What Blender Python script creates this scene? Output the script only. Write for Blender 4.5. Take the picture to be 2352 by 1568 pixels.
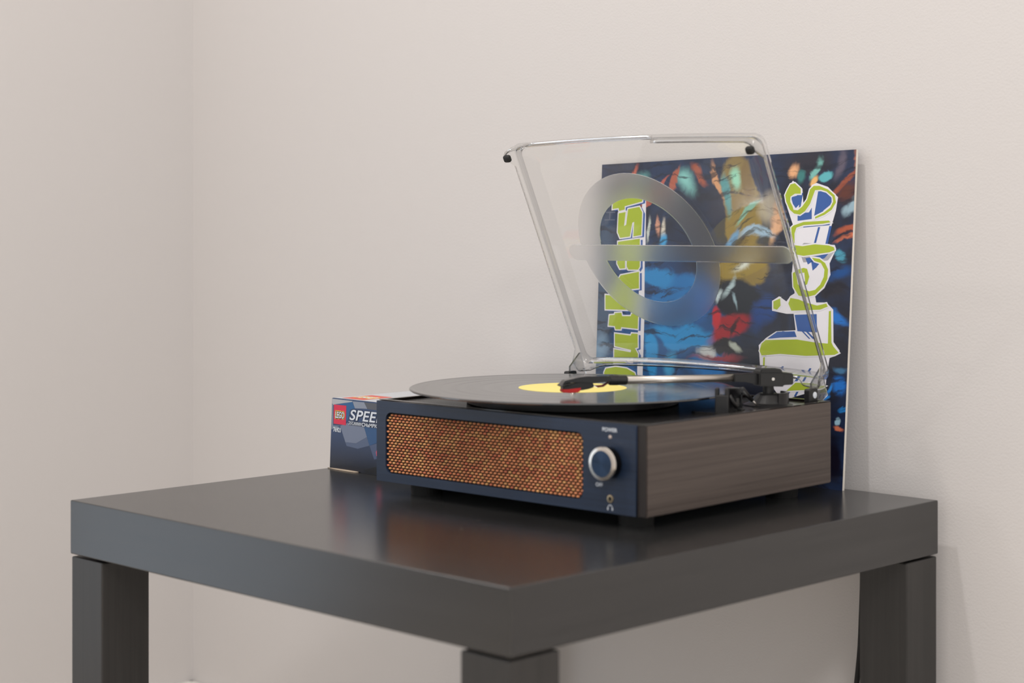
import bpy, bmesh, math, random
from mathutils import Vector, Matrix

for o in list(bpy.data.objects):
    bpy.data.objects.remove(o)
scene = bpy.context.scene
C = scene.collection
random.seed(7)

# ---------------------------------------------------------------- camera
cam_d = bpy.data.cameras.new('camera')
cam = bpy.data.objects.new('camera', cam_d)
C.objects.link(cam)
cam.location = (1.4152, -0.8669, 0.6976)
cam.rotation_euler = (math.pi / 2, 0, 2.3490 - math.pi / 2)
cam_d.sensor_width = 36.0
cam_d.lens = 4094.17 / 2352 * 36
cam_d.shift_y = -(784 - 518.5) / 2352
cam_d.clip_start = 0.05
cam_d.dof.use_dof = True
cam_d.dof.focus_distance = 1.76
cam_d.dof.aperture_fstop = 4.9
scene.camera = cam
scene.cycles.transparent_max_bounces = 16
scene.cycles.glossy_bounces = 3
scene.cycles.diffuse_bounces = 3
scene.cycles.adaptive_threshold = 0.03

# ---------------------------------------------------------------- light
scene.view_settings.view_transform = 'Standard'
scene.view_settings.look = 'None'
scene.view_settings.gamma = 1.0
scene.view_settings.use_curve_mapping = False
scene.view_settings.exposure = 0.10

world = bpy.data.worlds.new('world')
scene.world = world
world.use_nodes = True
world.node_tree.nodes['Background'].inputs[0].default_value = (1.0, 0.985, 0.97, 1)
world.node_tree.nodes['Background'].inputs[1].default_value = 0.84


def area(name, loc, target, size, power, color, shape='DISK', size_y=None, spread=math.pi):
    d = bpy.data.lights.new(name, 'AREA')
    d.shape = shape
    d.size = size
    if size_y:
        d.size_y = size_y
    d.energy = power
    d.color = color
    d.spread = spread
    o = bpy.data.objects.new(name, d)
    C.objects.link(o)
    o.location = loc
    o.rotation_euler = (Vector(target) - Vector(loc)).to_track_quat('-Z', 'Y').to_euler()
    return o


area('ceiling_downlight', (0.23, -0.36, 2.42), (0.23, -0.36, 0), 0.08, 12, (1.0, 0.965, 0.945))
area('added_right_fill', (1.60, -0.60, 2.42), (1.60, -0.60, 0), 0.6, 14, (1.0, 0.965, 0.945))  # added fill from the right to brighten the left wall, no known fixture
area('added_right_fill', (2.50, -1.70, 2.42), (2.50, -1.70, 0), 0.6, 38, (1.0, 0.965, 0.945))  # second added fill, unseen and farther off, evens out the left wall
area('wall_lamp', (-0.50, -0.45, 1.50), (0.6, 0.5, 0.6), 0.08, 1.5, (1.0, 0.96, 0.92))
area('window_daylight', (-0.60, -0.58, 1.06), (0.4, -0.58, 1.06), 0.5, 2.6, (0.60, 0.80, 1.0), 'RECTANGLE', 1.9)

# ---------------------------------------------------------------- helpers


def srgb(r, g, b):
    def f(c):
        c /= 255.0
        return c / 12.92 if c <= 0.04045 else ((c + 0.055) / 1.055) ** 2.4
    return (f(r), f(g), f(b), 1.0)


def mat(name, col, rough=0.5, metal=0.0, spec=0.5, coat=0.0, aniso=0.0):
    m = bpy.data.materials.new(name)
    m.use_nodes = True
    b = m.node_tree.nodes['Principled BSDF']
    b.inputs['Base Color'].default_value = col
    b.inputs['Roughness'].default_value = rough
    b.inputs['Metallic'].default_value = metal
    b.inputs['Specular IOR Level'].default_value = spec
    b.inputs['Coat Weight'].default_value = coat
    if aniso:
        b.inputs['Anisotropic'].default_value = aniso
    return m


def N(m, kind, **kw):
    n = m.node_tree.nodes.new(kind)
    for k, v in kw.items():
        if k in n.inputs:
            n.inputs[k].default_value = v
        else:
            setattr(n, k, v)
    return n


def L(m, a, b):
    m.node_tree.links.new(a, b)


def bsdf(m):
    return m.node_tree.nodes['Principled BSDF']


def add_bump(m, height, strength, dist):
    bp = N(m, 'ShaderNodeBump')
    bp.inputs['Strength'].default_value = strength
    bp.inputs['Distance'].default_value = dist
    L(m, height, bp.inputs['Height'])
    L(m, bp.outputs[0], bsdf(m).inputs['Normal'])


def obj(name, me, m=None, parent=None, smooth=False):
    if isinstance(me, bmesh.types.BMesh):
        bm = me
        me = bpy.data.meshes.new(name)
        bm.to_mesh(me)
        bm.free()
    o = bpy.data.objects.new(name, me)
    C.objects.link(o)
    if m is not None:
        ms = m if isinstance(m, (list, tuple)) else [m]
        for x in ms:
            me.materials.append(x)
    if parent is not None:
        o.parent = parent
    if smooth:
        for p in me.polygons:
            p.use_smooth = True
    return o


def tag(o, label, cat, group=None):
    o['label'] = label
    o['category'] = cat
    if group:
        o['group'] = group
    return o


def structure(o):
    o['kind'] = 'structure'
    return o


def box(bm, x0, x1, y0, y1, z0, z1, M=None):
    vs = [bm.verts.new((x, y, z)) for x in (x0, x1) for y in (y0, y1) for z in (z0, z1)]
    q = [(0, 1, 3, 2), (4, 6, 7, 5), (0, 4, 5, 1), (2, 3, 7, 6), (0, 2, 6, 4), (1, 5, 7, 3)]
    fs = [bm.faces.new([vs[i] for i in f]) for f in q]
    if M is not None:
        bmesh.ops.transform(bm, matrix=M, verts=vs)
    bmesh.ops.recalc_face_normals(bm, faces=fs)
    return vs


def box_obj(name, dims, m, parent=None, bevel=0.0, seg=2, M=None):
    bm = bmesh.new()
    box(bm, *dims)
    if bevel:
        bmesh.ops.bevel(bm, geom=bm.edges[:], offset=bevel, segments=seg, affect='EDGES', profile=0.5)
    if M is not None:
        bmesh.ops.transform(bm, matrix=M, verts=bm.verts[:])
    return obj(name, bm, m, parent, smooth=False)


def lathe(prof, n=64, cap=True):
    bm = bmesh.new()
    rings = []
    for r, z in prof:
        if r < 1e-6:
            rings.append([bm.verts.new((0, 0, z))])
        else:
            rings.append([bm.verts.new((r * math.cos(2 * math.pi * i / n), r * math.sin(2 * math.pi * i / n), z)) for i in range(n)])
    for a, b in zip(rings, rings[1:]):
        for i in range(n):
            j = (i + 1) % n
            if len(a) == 1 and len(b) == 1:
                continue
            if len(a) == 1:
                bm.faces.new((a[0], b[j], b[i]))
            elif len(b) == 1:
                bm.faces.new((a[i], a[j], b[0]))
            else:
                bm.faces.new((a[i], a[j], b[j], b[i]))
    bmesh.ops.recalc_face_normals(bm, faces=bm.faces[:])
    return bm


def tube(pts, r, n=12, M=None):
    """Round tube through a list of points."""
    bm = bmesh.new()
    pts = [Vector(p) for p in pts]
    rings = []
    up = Vector((0.13, 0.21, 0.97))
    for i, p in enumerate(pts):
        d = (pts[min(i + 1, len(pts) - 1)] - pts[max(i - 1, 0)]).normalized()
        a = d.cross(up)
        if a.length < 1e-3:
            a = d.cross(Vector((1, 0, 0)))
        a.normalize()
        b = d.cross(a)
        rr = r[i] if isinstance(r, (list, tuple)) else r
        rings.append([bm.verts.new(p + (a * math.cos(t) + b * math.sin(t)) * rr) for t in [2 * math.pi * k / n for k in range(n)]])
    for a, b in zip(rings, rings[1:]):
        for i in range(n):
            j = (i + 1) % n
            bm.faces.new((a[i], a[j], b[j], b[i]))
    bm.faces.new(rings[0])
    bm.faces.new(rings[-1])
    bmesh.ops.recalc_face_normals(bm, faces=bm.faces[:])
    if M is not None:
        bmesh.ops.transform(bm, matrix=M, verts=bm.verts[:])
    return bm


def to_mesh(o, name):
    dg = bpy.context.evaluated_depsgraph_get()
    dg.update()
    me = bpy.data.meshes.new_from_object(o.evaluated_get(dg))
    me.name = name
    me.materials.clear()
    data = o.data
    bpy.data.objects.remove(o)
    bpy.data.curves.remove(data)
    return me


def flat(name, loops, extrude=0.0, offset=0.0):
    """Filled 2D outline (later loops may be holes) in the XY plane, as a mesh."""
    cu = bpy.data.curves.new(name, 'CURVE')
    cu.dimensions = '2D'
    cu.fill_mode = 'BOTH'
    cu.extrude = extrude
    cu.offset = offset
    for lp in loops:
        sp = cu.splines.new('POLY')
        sp.points.add(len(lp) - 1)
        for p, (x, y) in zip(sp.points, lp):
            p.co = (x, y, 0, 1)
        sp.use_cyclic_u = True
    o = bpy.data.objects.new(name, cu)
    C.objects.link(o)
    return to_mesh(o, name)


def text_mesh(name, body, size, extrude=0.0, offset=0.0, shear=0.0, spacing=1.0, align='LEFT'):
    cu = bpy.data.curves.new(name, 'FONT')
    cu.body = body
    cu.size = size
    cu.extrude = extrude
    cu.offset = offset
    cu.shear = shear
    cu.space_character = spacing
    cu.align_x = align
    o = bpy.data.objects.new(name, cu)
    C.objects.link(o)
    return to_mesh(o, name)


def move(me, M):
    me.transform(M)
    return me


def rrect(x0, x1, y0, y1, r, n=6):
    out = []
    for cx, cy, a0 in ((x1 - r, y1 - r, 0), (x0 + r, y1 - r, 90), (x0 + r, y0 + r, 180), (x1 - r, y0 + r, 270)):
        for k in range(n + 1):
            a = math.radians(a0 + 90 * k / n)
            out.append((cx + r * math.cos(a), cy + r * math.sin(a)))
    return out


def circle(cx, cy, r, n=48):
    return [(cx + r * math.cos(2 * math.pi * k / n), cy + r * math.sin(2 * math.pi * k / n)) for k in range(n)]


def facing_front(x, y, z):
    """XY drawing stood up in the XZ plane, looking toward -Y."""
    return Matrix.Translation((x, y, z)) @ Matrix.Rotation(math.pi / 2, 4, 'X')

# ---------------------------------------------------------------- materials


def wall_mat():
    m = mat('painted_plaster', srgb(211, 207, 205), 0.62, spec=0.3)
    tc = N(m, 'ShaderNodeTexCoord')
    n1 = N(m, 'ShaderNodeTexNoise', Scale=430.0, Detail=3.0, Roughness=0.6)
    L(m, tc.outputs['Object'], n1.inputs['Vector'])
    add_bump(m, n1.outputs['Fac'], 0.22, 0.0012)
    return m


def grain_mat(name, dark, light, scale, rough, rough_var=0.08, bump=0.05, spec=0.5):
    m = mat(name, dark, rough, spec=spec)
    tc = N(m, 'ShaderNodeTexCoord')
    mp = N(m, 'ShaderNodeMapping')
    mp.inputs['Scale'].default_value = scale
    L(m, tc.outputs['Object'], mp.inputs['Vector'])
    n1 = N(m, 'ShaderNodeTexNoise', Scale=1.0, Detail=6.0, Roughness=0.65)
    L(m, mp.outputs[0], n1.inputs['Vector'])
    cr = N(m, 'ShaderNodeValToRGB')
    cr.color_ramp.elements[0].position = 0.33
    cr.color_ramp.elements[0].color = dark
    cr.color_ramp.elements[1].position = 0.68
    cr.color_ramp.elements[1].color = light
    L(m, n1.outputs['Fac'], cr.inputs['Fac'])
    L(m, cr.outputs['Color'], bsdf(m).inputs['Base Color'])
    mr = N(m, 'ShaderNodeMapRange')
    mr.inputs['To Min'].default_value = rough - rough_var
    mr.inputs['To Max'].default_value = rough + rough_var
    L(m, n1.outputs['Fac'], mr.inputs['Value'])
    L(m, mr.outputs[0], bsdf(m).inputs['Roughness'])
    add_bump(m, n1.outputs['Fac'], bump, 0.001)
    return m


M_wall = wall_mat()
M_ceil = mat('ceiling_paint', srgb(235, 232, 226), 0.7)
M_trim = mat('trim_gloss_paint', srgb(236, 232, 226), 0.35)
M_slab = grain_mat('black_brown_foil_slab', srgb(27, 27, 27), srgb(40, 39, 39), (4, 4, 190), 0.22, 0.03, bump=0.01)
bsdf(M_slab).inputs['IOR'].default_value = 1.68
bsdf(M_slab).inputs['Sheen Weight'].default_value = 0.03
bsdf(M_slab).inputs['Sheen Roughness'].default_value = 0.3
M_leg = grain_mat('black_brown_foil_leg', srgb(36, 35, 34), srgb(50, 48, 47), (190, 190, 4), 0.42, bump=0.05)
M_floor = grain_mat('floor_oak', srgb(200, 190, 178), srgb(220, 211, 200), (1.5, 24, 24), 0.4)

# dust specks on the table top foil
nt = M_slab.node_tree
_tc = N(M_slab, 'ShaderNodeTexCoord')
_v = N(M_slab, 'ShaderNodeTexVoronoi', Scale=420.0)
L(M_slab, _tc.outputs['Object'], _v.inputs['Vector'])
_big = N(M_slab, 'ShaderNodeTexNoise', Scale=9.0, Detail=3.0)
L(M_slab, _tc.outputs['Object'], _big.inputs['Vector'])
_lt = N(M_slab, 'ShaderNodeMath', operation='LESS_THAN')
_lt.inputs[1].default_value = 0.20
L(M_slab, _v.outputs['Distance'], _lt.inputs[0])
_sep = N(M_slab, 'ShaderNodeSeparateColor')
L(M_slab, _v.outputs['Color'], _sep.inputs[0])
_gt = N(M_slab, 'ShaderNodeMath', operation='GREATER_THAN')
_gt.inputs[1].default_value = 0.90
L(M_slab, _sep.outputs[0], _gt.inputs[0])
_mu = N(M_slab, 'ShaderNodeMath', operation='MULTIPLY')
L(M_slab, _lt.outputs[0], _mu.inputs[0])
L(M_slab, _gt.outputs[0], _mu.inputs[1])
_geo = N(M_slab, 'ShaderNodeNewGeometry')
_sx = N(M_slab, 'ShaderNodeSeparateXYZ')
L(M_slab, _geo.outputs['Normal'], _sx.inputs[0])
_up = N(M_slab, 'ShaderNodeMath', operation='GREATER_THAN')
_up.inputs[1].default_value = 0.9
L(M_slab, _sx.outputs['Z'], _up.inputs[0])
_mu2 = N(M_slab, 'ShaderNodeMath', operation='MULTIPLY')
L(M_slab, _mu.outputs[0], _mu2.inputs[0])
L(M_slab, _up.outputs[0], _mu2.inputs[1])
_mu3 = N(M_slab, 'ShaderNodeMath', operation='MULTIPLY')
L(M_slab, _mu2.outputs[0], _mu3.inputs[0])
L(M_slab, _big.outputs['Fac'], _mu3.inputs[1])
_mix = N(M_slab, 'ShaderNodeMix', data_type='RGBA')
_old = bsdf(M_slab).inputs['Base Color'].links[0].from_socket
L(M_slab, _mu3.outputs[0], _mix.inputs['Factor'])
L(M_slab, _old, _mix.inputs['A'])
_mix.inputs['B'].default_value = srgb(150, 146, 138)
L(M_slab, _mix.outputs['Result'], bsdf(M_slab).inputs['Base Color'])

M_side = grain_mat('dark_walnut_veneer', srgb(66, 56, 51), srgb(92, 81, 75), (2.5, 2.5, 250), 0.36, bump=0.02)
M_panel = grain_mat('navy_brushed_panel', srgb(28, 40, 60), srgb(36, 50, 72), (6, 6, 420), 0.42, bump=0.03)
M_black = mat('black_plastic', srgb(24, 24, 25), 0.38)
M_black_soft = mat('black_rubber', srgb(20, 20, 20), 0.6)
M_black_gloss = mat('black_gloss_plastic', srgb(16, 16, 18), 0.16)
M_rim = mat('satin_edge_lacquer', srgb(44, 40, 38), 0.16)
bsdf(M_rim).inputs['IOR'].default_value = 1.75
M_deck = mat('black_satin_deck', srgb(30, 29, 29), 0.26)
M_chrome = mat('polished_metal', srgb(222, 216, 208), 0.16, 1.0)
M_tube = mat('brushed_aluminium', srgb(224, 216, 208), 0.34, 1.0)
M_knobface = mat('spun_dark_metal', srgb(26, 30, 38), 0.24, 1.0, aniso=0.8)
M_red = mat('red_plastic', srgb(186, 26, 24), 0.35)
M_print_white = mat('white_print', srgb(222, 228, 236), 0.5)
M_led = mat('clear_led', srgb(190, 176, 168), 0.2)

# ---------------------------------------------------------------- room
WALL_Y, WALL_X = 0.570, -0.6180
ZT = 0.45
structure(box_obj('wall_back', (WALL_X - 0.1, 3.2, WALL_Y, WALL_Y + 0.1, 0, 2.45), M_wall))
structure(box_obj('wall_left', (WALL_X - 0.1, WALL_X, -3.6, WALL_Y, 0, 2.45), M_wall))
structure(box_obj('floor', (WALL_X - 0.1, 3.2, -3.6, WALL_Y + 0.1, -0.05, 0), M_floor))
structure(box_obj('ceiling', (WALL_X - 0.1, 3.2, -3.6, WALL_Y + 0.1, 2.45, 2.55), M_ceil))


def baseboard(name, dims):
    return structure(box_obj(name, dims, M_trim, bevel=0.004, seg=2))


baseboard('baseboard_back', (WALL_X, 3.2, WALL_Y - 0.012, WALL_Y, 0, 0.074))
baseboard('baseboard_left', (WALL_X, WALL_X + 0.012, -3.6, WALL_Y, 0, 0.074))

# ---------------------------------------------------------------- table
TW, TD, TH = 0.5592, 0.55, 0.0485
table = bpy.data.objects.new('side_table', None)
C.objects.link(table)
table.location = (TW / 2, TD / 2, 0)
tag(table, 'square black-brown side table with a thick top and four square legs', 'table')
box_obj('tabletop', (-TW / 2, TW / 2, -TD / 2, TD / 2, ZT - TH, ZT), M_slab, table, bevel=0.0012, seg=3)
for sx in (-1, 1):
    for sy in (-1, 1):
        x0, y0 = sx * (TW / 2 - 0.001), sy * (TD / 2 - 0.001)
        x1, y1 = x0 - sx * 0.0495, y0 - sy * 0.0495
        box_obj('leg', (min(x0, x1), max(x0, x1), min(y0, y1), max(y0, y1), 0, ZT - TH - 0.0022), M_leg, table, bevel=0.0012, seg=2)
        # the threaded stud that keeps a hairline gap between leg and top
        bm = lathe([(0, 0), (0.012, 0), (0.012, 0.0024), (0, 0.0024)], 20)
        s = obj('leg_washer', bm, M_black, table)
        s.location = ((x0 + x1) / 2, (y0 + y1) / 2, ZT - TH - 0.0023)

# ---------------------------------------------------------------- boxed toy set
bx = bpy.data.objects.new('toy_box', None)
C.objects.link(bx)
bx.location = (0.0042, 0.2995, ZT)
tag(bx, 'navy cardboard toy set box with red square logo, left of the record player', 'box')
BW, BD, BH = 0.147, 0.240, 0.0722


def box_face_mat():
    m = mat('toy_box_navy_print', srgb(38, 52, 82), 0.34)
    tc = N(m, 'ShaderNodeTexCoord')
    sp = N(m, 'ShaderNodeSeparateXYZ')
    L(m, tc.outputs['Object'], sp.inputs[0])
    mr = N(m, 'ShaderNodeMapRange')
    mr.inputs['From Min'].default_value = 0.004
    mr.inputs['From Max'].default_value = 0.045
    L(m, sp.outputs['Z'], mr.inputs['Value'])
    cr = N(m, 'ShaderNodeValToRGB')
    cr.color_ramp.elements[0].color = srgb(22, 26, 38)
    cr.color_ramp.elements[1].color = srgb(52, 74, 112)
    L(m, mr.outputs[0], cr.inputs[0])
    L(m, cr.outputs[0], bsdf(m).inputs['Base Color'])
    n1 = N(m, 'ShaderNodeTexNoise', Scale=900.0, Detail=2.0)
    L(m, tc.outputs['Object'], n1.inputs['Vector'])
    add_bump(m, n1.outputs['Fac'], 0.1, 0.0004)
    return m


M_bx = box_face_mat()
M_kraft = mat('raw_cardboard_edge', srgb(196, 178, 158), 0.8)
M_silver = mat('toy_box_silver_print', srgb(196, 200, 206), 0.3)
bm = bmesh.new()
# slightly crushed carton: bottom front-left corner leans out
P = [(-0.0008, 0, 0.0), (BW, 0, 0.0), (BW, BD, 0), (0, BD, 0),
     (0.003, 0, BH), (BW, 0.0, BH), (BW, BD, BH), (0.003, BD, BH)]
vs = [bm.verts.new(p) for p in P]
for f in ((0, 1, 5, 4), (1, 2, 6, 5), (2, 3, 7, 6), (3, 0, 4, 7), (4, 5, 6, 7), (3, 2, 1, 0)):
    bm.faces.new([vs[i] for i in f])
bmesh.ops.recalc_face_normals(bm, faces=bm.faces[:])
bmesh.ops.bevel(bm, geom=bm.edges[:], offset=0.0006, segments=2, affect='EDGES')
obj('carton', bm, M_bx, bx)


def on_box(name, loops, m, lift, parent=bx):
    """Flat print on the front face, in metres from the face's lower-left corner."""
    me = flat(name, loops, extrude=0.00003)
    move(me, facing_front(0, -lift, 0))
    return obj(name, me, m, parent)


def facet(pts, col, lift, rough=0.34):
    s = 7.125
    out = []
    for a, b in pts:
        # measured on the face: 106 px across = 74.9 mm, 160 px high = 71.8 mm
        u = ((740 + a / s) - 759.0) / 109.0 * 0.0749
        v = BH - ((880 + b / s) - (914.0 + 8.0 * u / 0.0749)) / 161.0 * BH
        v = min(BH - 0.0008, max(0.001, v))
        out.append((max(0.0003 + 0.0036 * v / BH, u), v))
    on_box('printed_facet', [out], mat('toy_box_facet', col, rough), lift)


facet([(145, 250), (505, 285), (500, 300), (190, 358), (150, 332)], srgb(176, 178, 182), 0.0001)
facet([(140, 345), (190, 358), (190, 690), (305, 690), (140, 757)], srgb(120, 132, 150), 0.0001)
facet([(200, 352), (500, 300), (545, 402), (470, 420), (440, 570), (385, 650), (385, 360)], srgb(38, 92, 142), 0.0001)
facet([(505, 290), (690, 300), (740, 402), (545, 402)], srgb(138, 146, 162), 0.0001)
facet([(692, 300), (960, 315), (960, 425), (742, 405)], srgb(84, 87, 95), 0.0001)
facet([(305, 690), (430, 640), (680, 660), (735, 850), (560, 960), (390, 950)], srgb(116, 126, 148), 0.0001)
facet([(390, 952), (560, 962), (735, 852), (775, 985), (590, 1045), (410, 1010)], srgb(84, 98, 126), 0.0001)
facet([(682, 662), (960, 672), (960, 915), (775, 985)], srgb(40, 82, 128), 0.0001)
facet([(777, 985), (960, 905), (960, 1160), (850, 1200)], srgb(74, 88, 120), 0.0001)
facet([(690, 1375), (860, 1318), (960, 1312), (960, 1440), (700, 1440)], srgb(16, 18, 24), 0.0001)
facet([(878, 1080), (905, 1015), (960, 1000), (960, 1170), (885, 1140)], srgb(236, 92, 118), 0.0002)
# logo tile
M_logo_red = mat('logo_red_print', srgb(214, 40, 74), 0.34)
M_yellow = mat('logo_yellow_print', srgb(250, 214, 70), 0.4)
M_ink = mat('black_ink_print', srgb(14, 14, 18), 0.4)
on_box('logo_tile', [[(0.0063, 0.0462), (0.0255, 0.0460), (0.0262, 0.0658), (0.0068, 0.0657)]], M_logo_red, 0.00025)
for off, mm, lift in ((0.00115, M_yellow, 0.0004), (0.00072, M_ink, 0.0005), (0.00016, M_print_white, 0.0006)):
    me = text_mesh('logo_lettering', 'LEGO', 0.0083, 0.00003, off, 0.12, 0.92, 'CENTER')
    move(me, facing_front(0.0160, -lift, 0.0526) @ Matrix.Scale(0.72, 4, (1, 0, 0)) @ Matrix.Scale(1.08, 4, (0, 1, 0)))
    obj('logo_lettering', me, mm, bx)
# line title, strip and set number
M_title_blue = mat('title_shadow_print', srgb(24, 38, 66), 0.4)
for off, mm, lift in ((0.00075, M_title_blue, 0.0003), (0.00022, M_print_white, 0.0004)):
    me = text_mesh('title_lettering', 'SPEED', 0.0138, 0.00003, off, 0.25, 1.04)
    move(me, facing_front(0.0305, -lift, 0.0522) @ Matrix.Scale(1.42, 4, (1, 0, 0)) @ Matrix.Scale(1.06, 4, (0, 1, 0)))
    obj('title_lettering', me, mm, bx)
on_box('title_strip', [[(0.0300, 0.0468), (0.0900, 0.0468), (0.0900, 0.0508), (0.0300, 0.0508)]], M_title_blue, 0.0003)
me = text_mesh('subtitle_lettering', 'CHaMPIONS', 0.0052, 0.00003, 0.0001, 0.1, 1.05)
move(me, facing_front(0.0500, -0.0006, 0.0470) @ Matrix.Scale(1.15, 4, (1, 0, 0)))
obj('subtitle_lettering', me, M_print_white, bx)
for i in range(5):
    for j in range(3):
        if (i + j) % 2 == 0:
            x, z = 0.0303 + i * 0.0014, 0.0471 + j * 0.00125
            on_box('checker', [[(x, z), (x + 0.0012, z), (x + 0.0014, z + 0.0011), (x + 0.0002, z + 0.0011)]], M_print_white, 0.0005)
for i in range(9):
    x = 0.0378 + i * 0.0013
    on_box('speed_stripe', [[(x, 0.0472), (x + 0.0006, 0.0472), (x + 0.0016, 0.0503), (x + 0.0010, 0.0503)]], M_print_white, 0.0005)
me = text_mesh('set_number', '76921', 0.0064, 0.00003, 0.00014, 0, 0.95)
move(me, facing_front(0.0060, -0.0006, 0.0383) @ Matrix.Scale(0.85, 4, (1, 0, 0)))
obj('set_number', me, M_print_white, bx)
# lid print: silver panel with the red tile seen edge-on
me = flat('top_print', [[(0.0045, 0.002), (BW - 0.001, 0.002), (BW - 0.001, BD - 0.002), (0.0045, BD - 0.002)]], 0.00003)
obj('top_print', move(me, Matrix.Translation((0, 0, BH + 0.00005))), M_silver, bx)
me = flat('top_logo_tile', [[(0.012, 0.006), (0.045, 0.006), (0.045, 0.046), (0.012, 0.046)]], 0.00003)
obj('top_logo_tile', move(me, Matrix.Translation((0, 0, BH + 0.00015))), mat('top_logo_red', srgb(216, 70, 50), 0.35), bx)
for off, mm, lift in ((0.0022, M_yellow, 0.00025), (0.0003, M_print_white, 0.00035)):
    me = text_mesh('top_logo_lettering', 'LEGO', 0.016, 0.00003, off, 0.12, 0.92, 'CENTER')
    move(me, Matrix.Translation((0.0285, 0.020, BH + lift)) @ Matrix.Scale(0.68, 4, (1, 0, 0)))
    obj('top_logo_lettering', me, mm, bx)
# torn flap of raw card under the front edge
obj('torn_flap', move(flat('torn_flap', [[(-0.002, 0), (0.012, -0.0022), (0.028, -0.003), (0.043, -0.0024), (0.046, 0.0004), (0.030, 0.0012), (0.010, 0.001)]], 0.0004), Matrix.Translation((0, -0.0012, 0.0006))), M_kraft, bx)

# ---------------------------------------------------------------- record sleeve leaning on the wall
SP = Vector((0.126, 0.537, ZT))
SE = Vector((0, 0.07, 1.0)).normalized()
SN = Vector((0, -SE.z, SE.y))
SLV = Matrix(((1, SE.x, SN.x, SP.x), (0, SE.y, SN.y, SP.y), (0, SE.z, SN.z, SP.z), (0, 0, 0, 1)))


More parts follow.
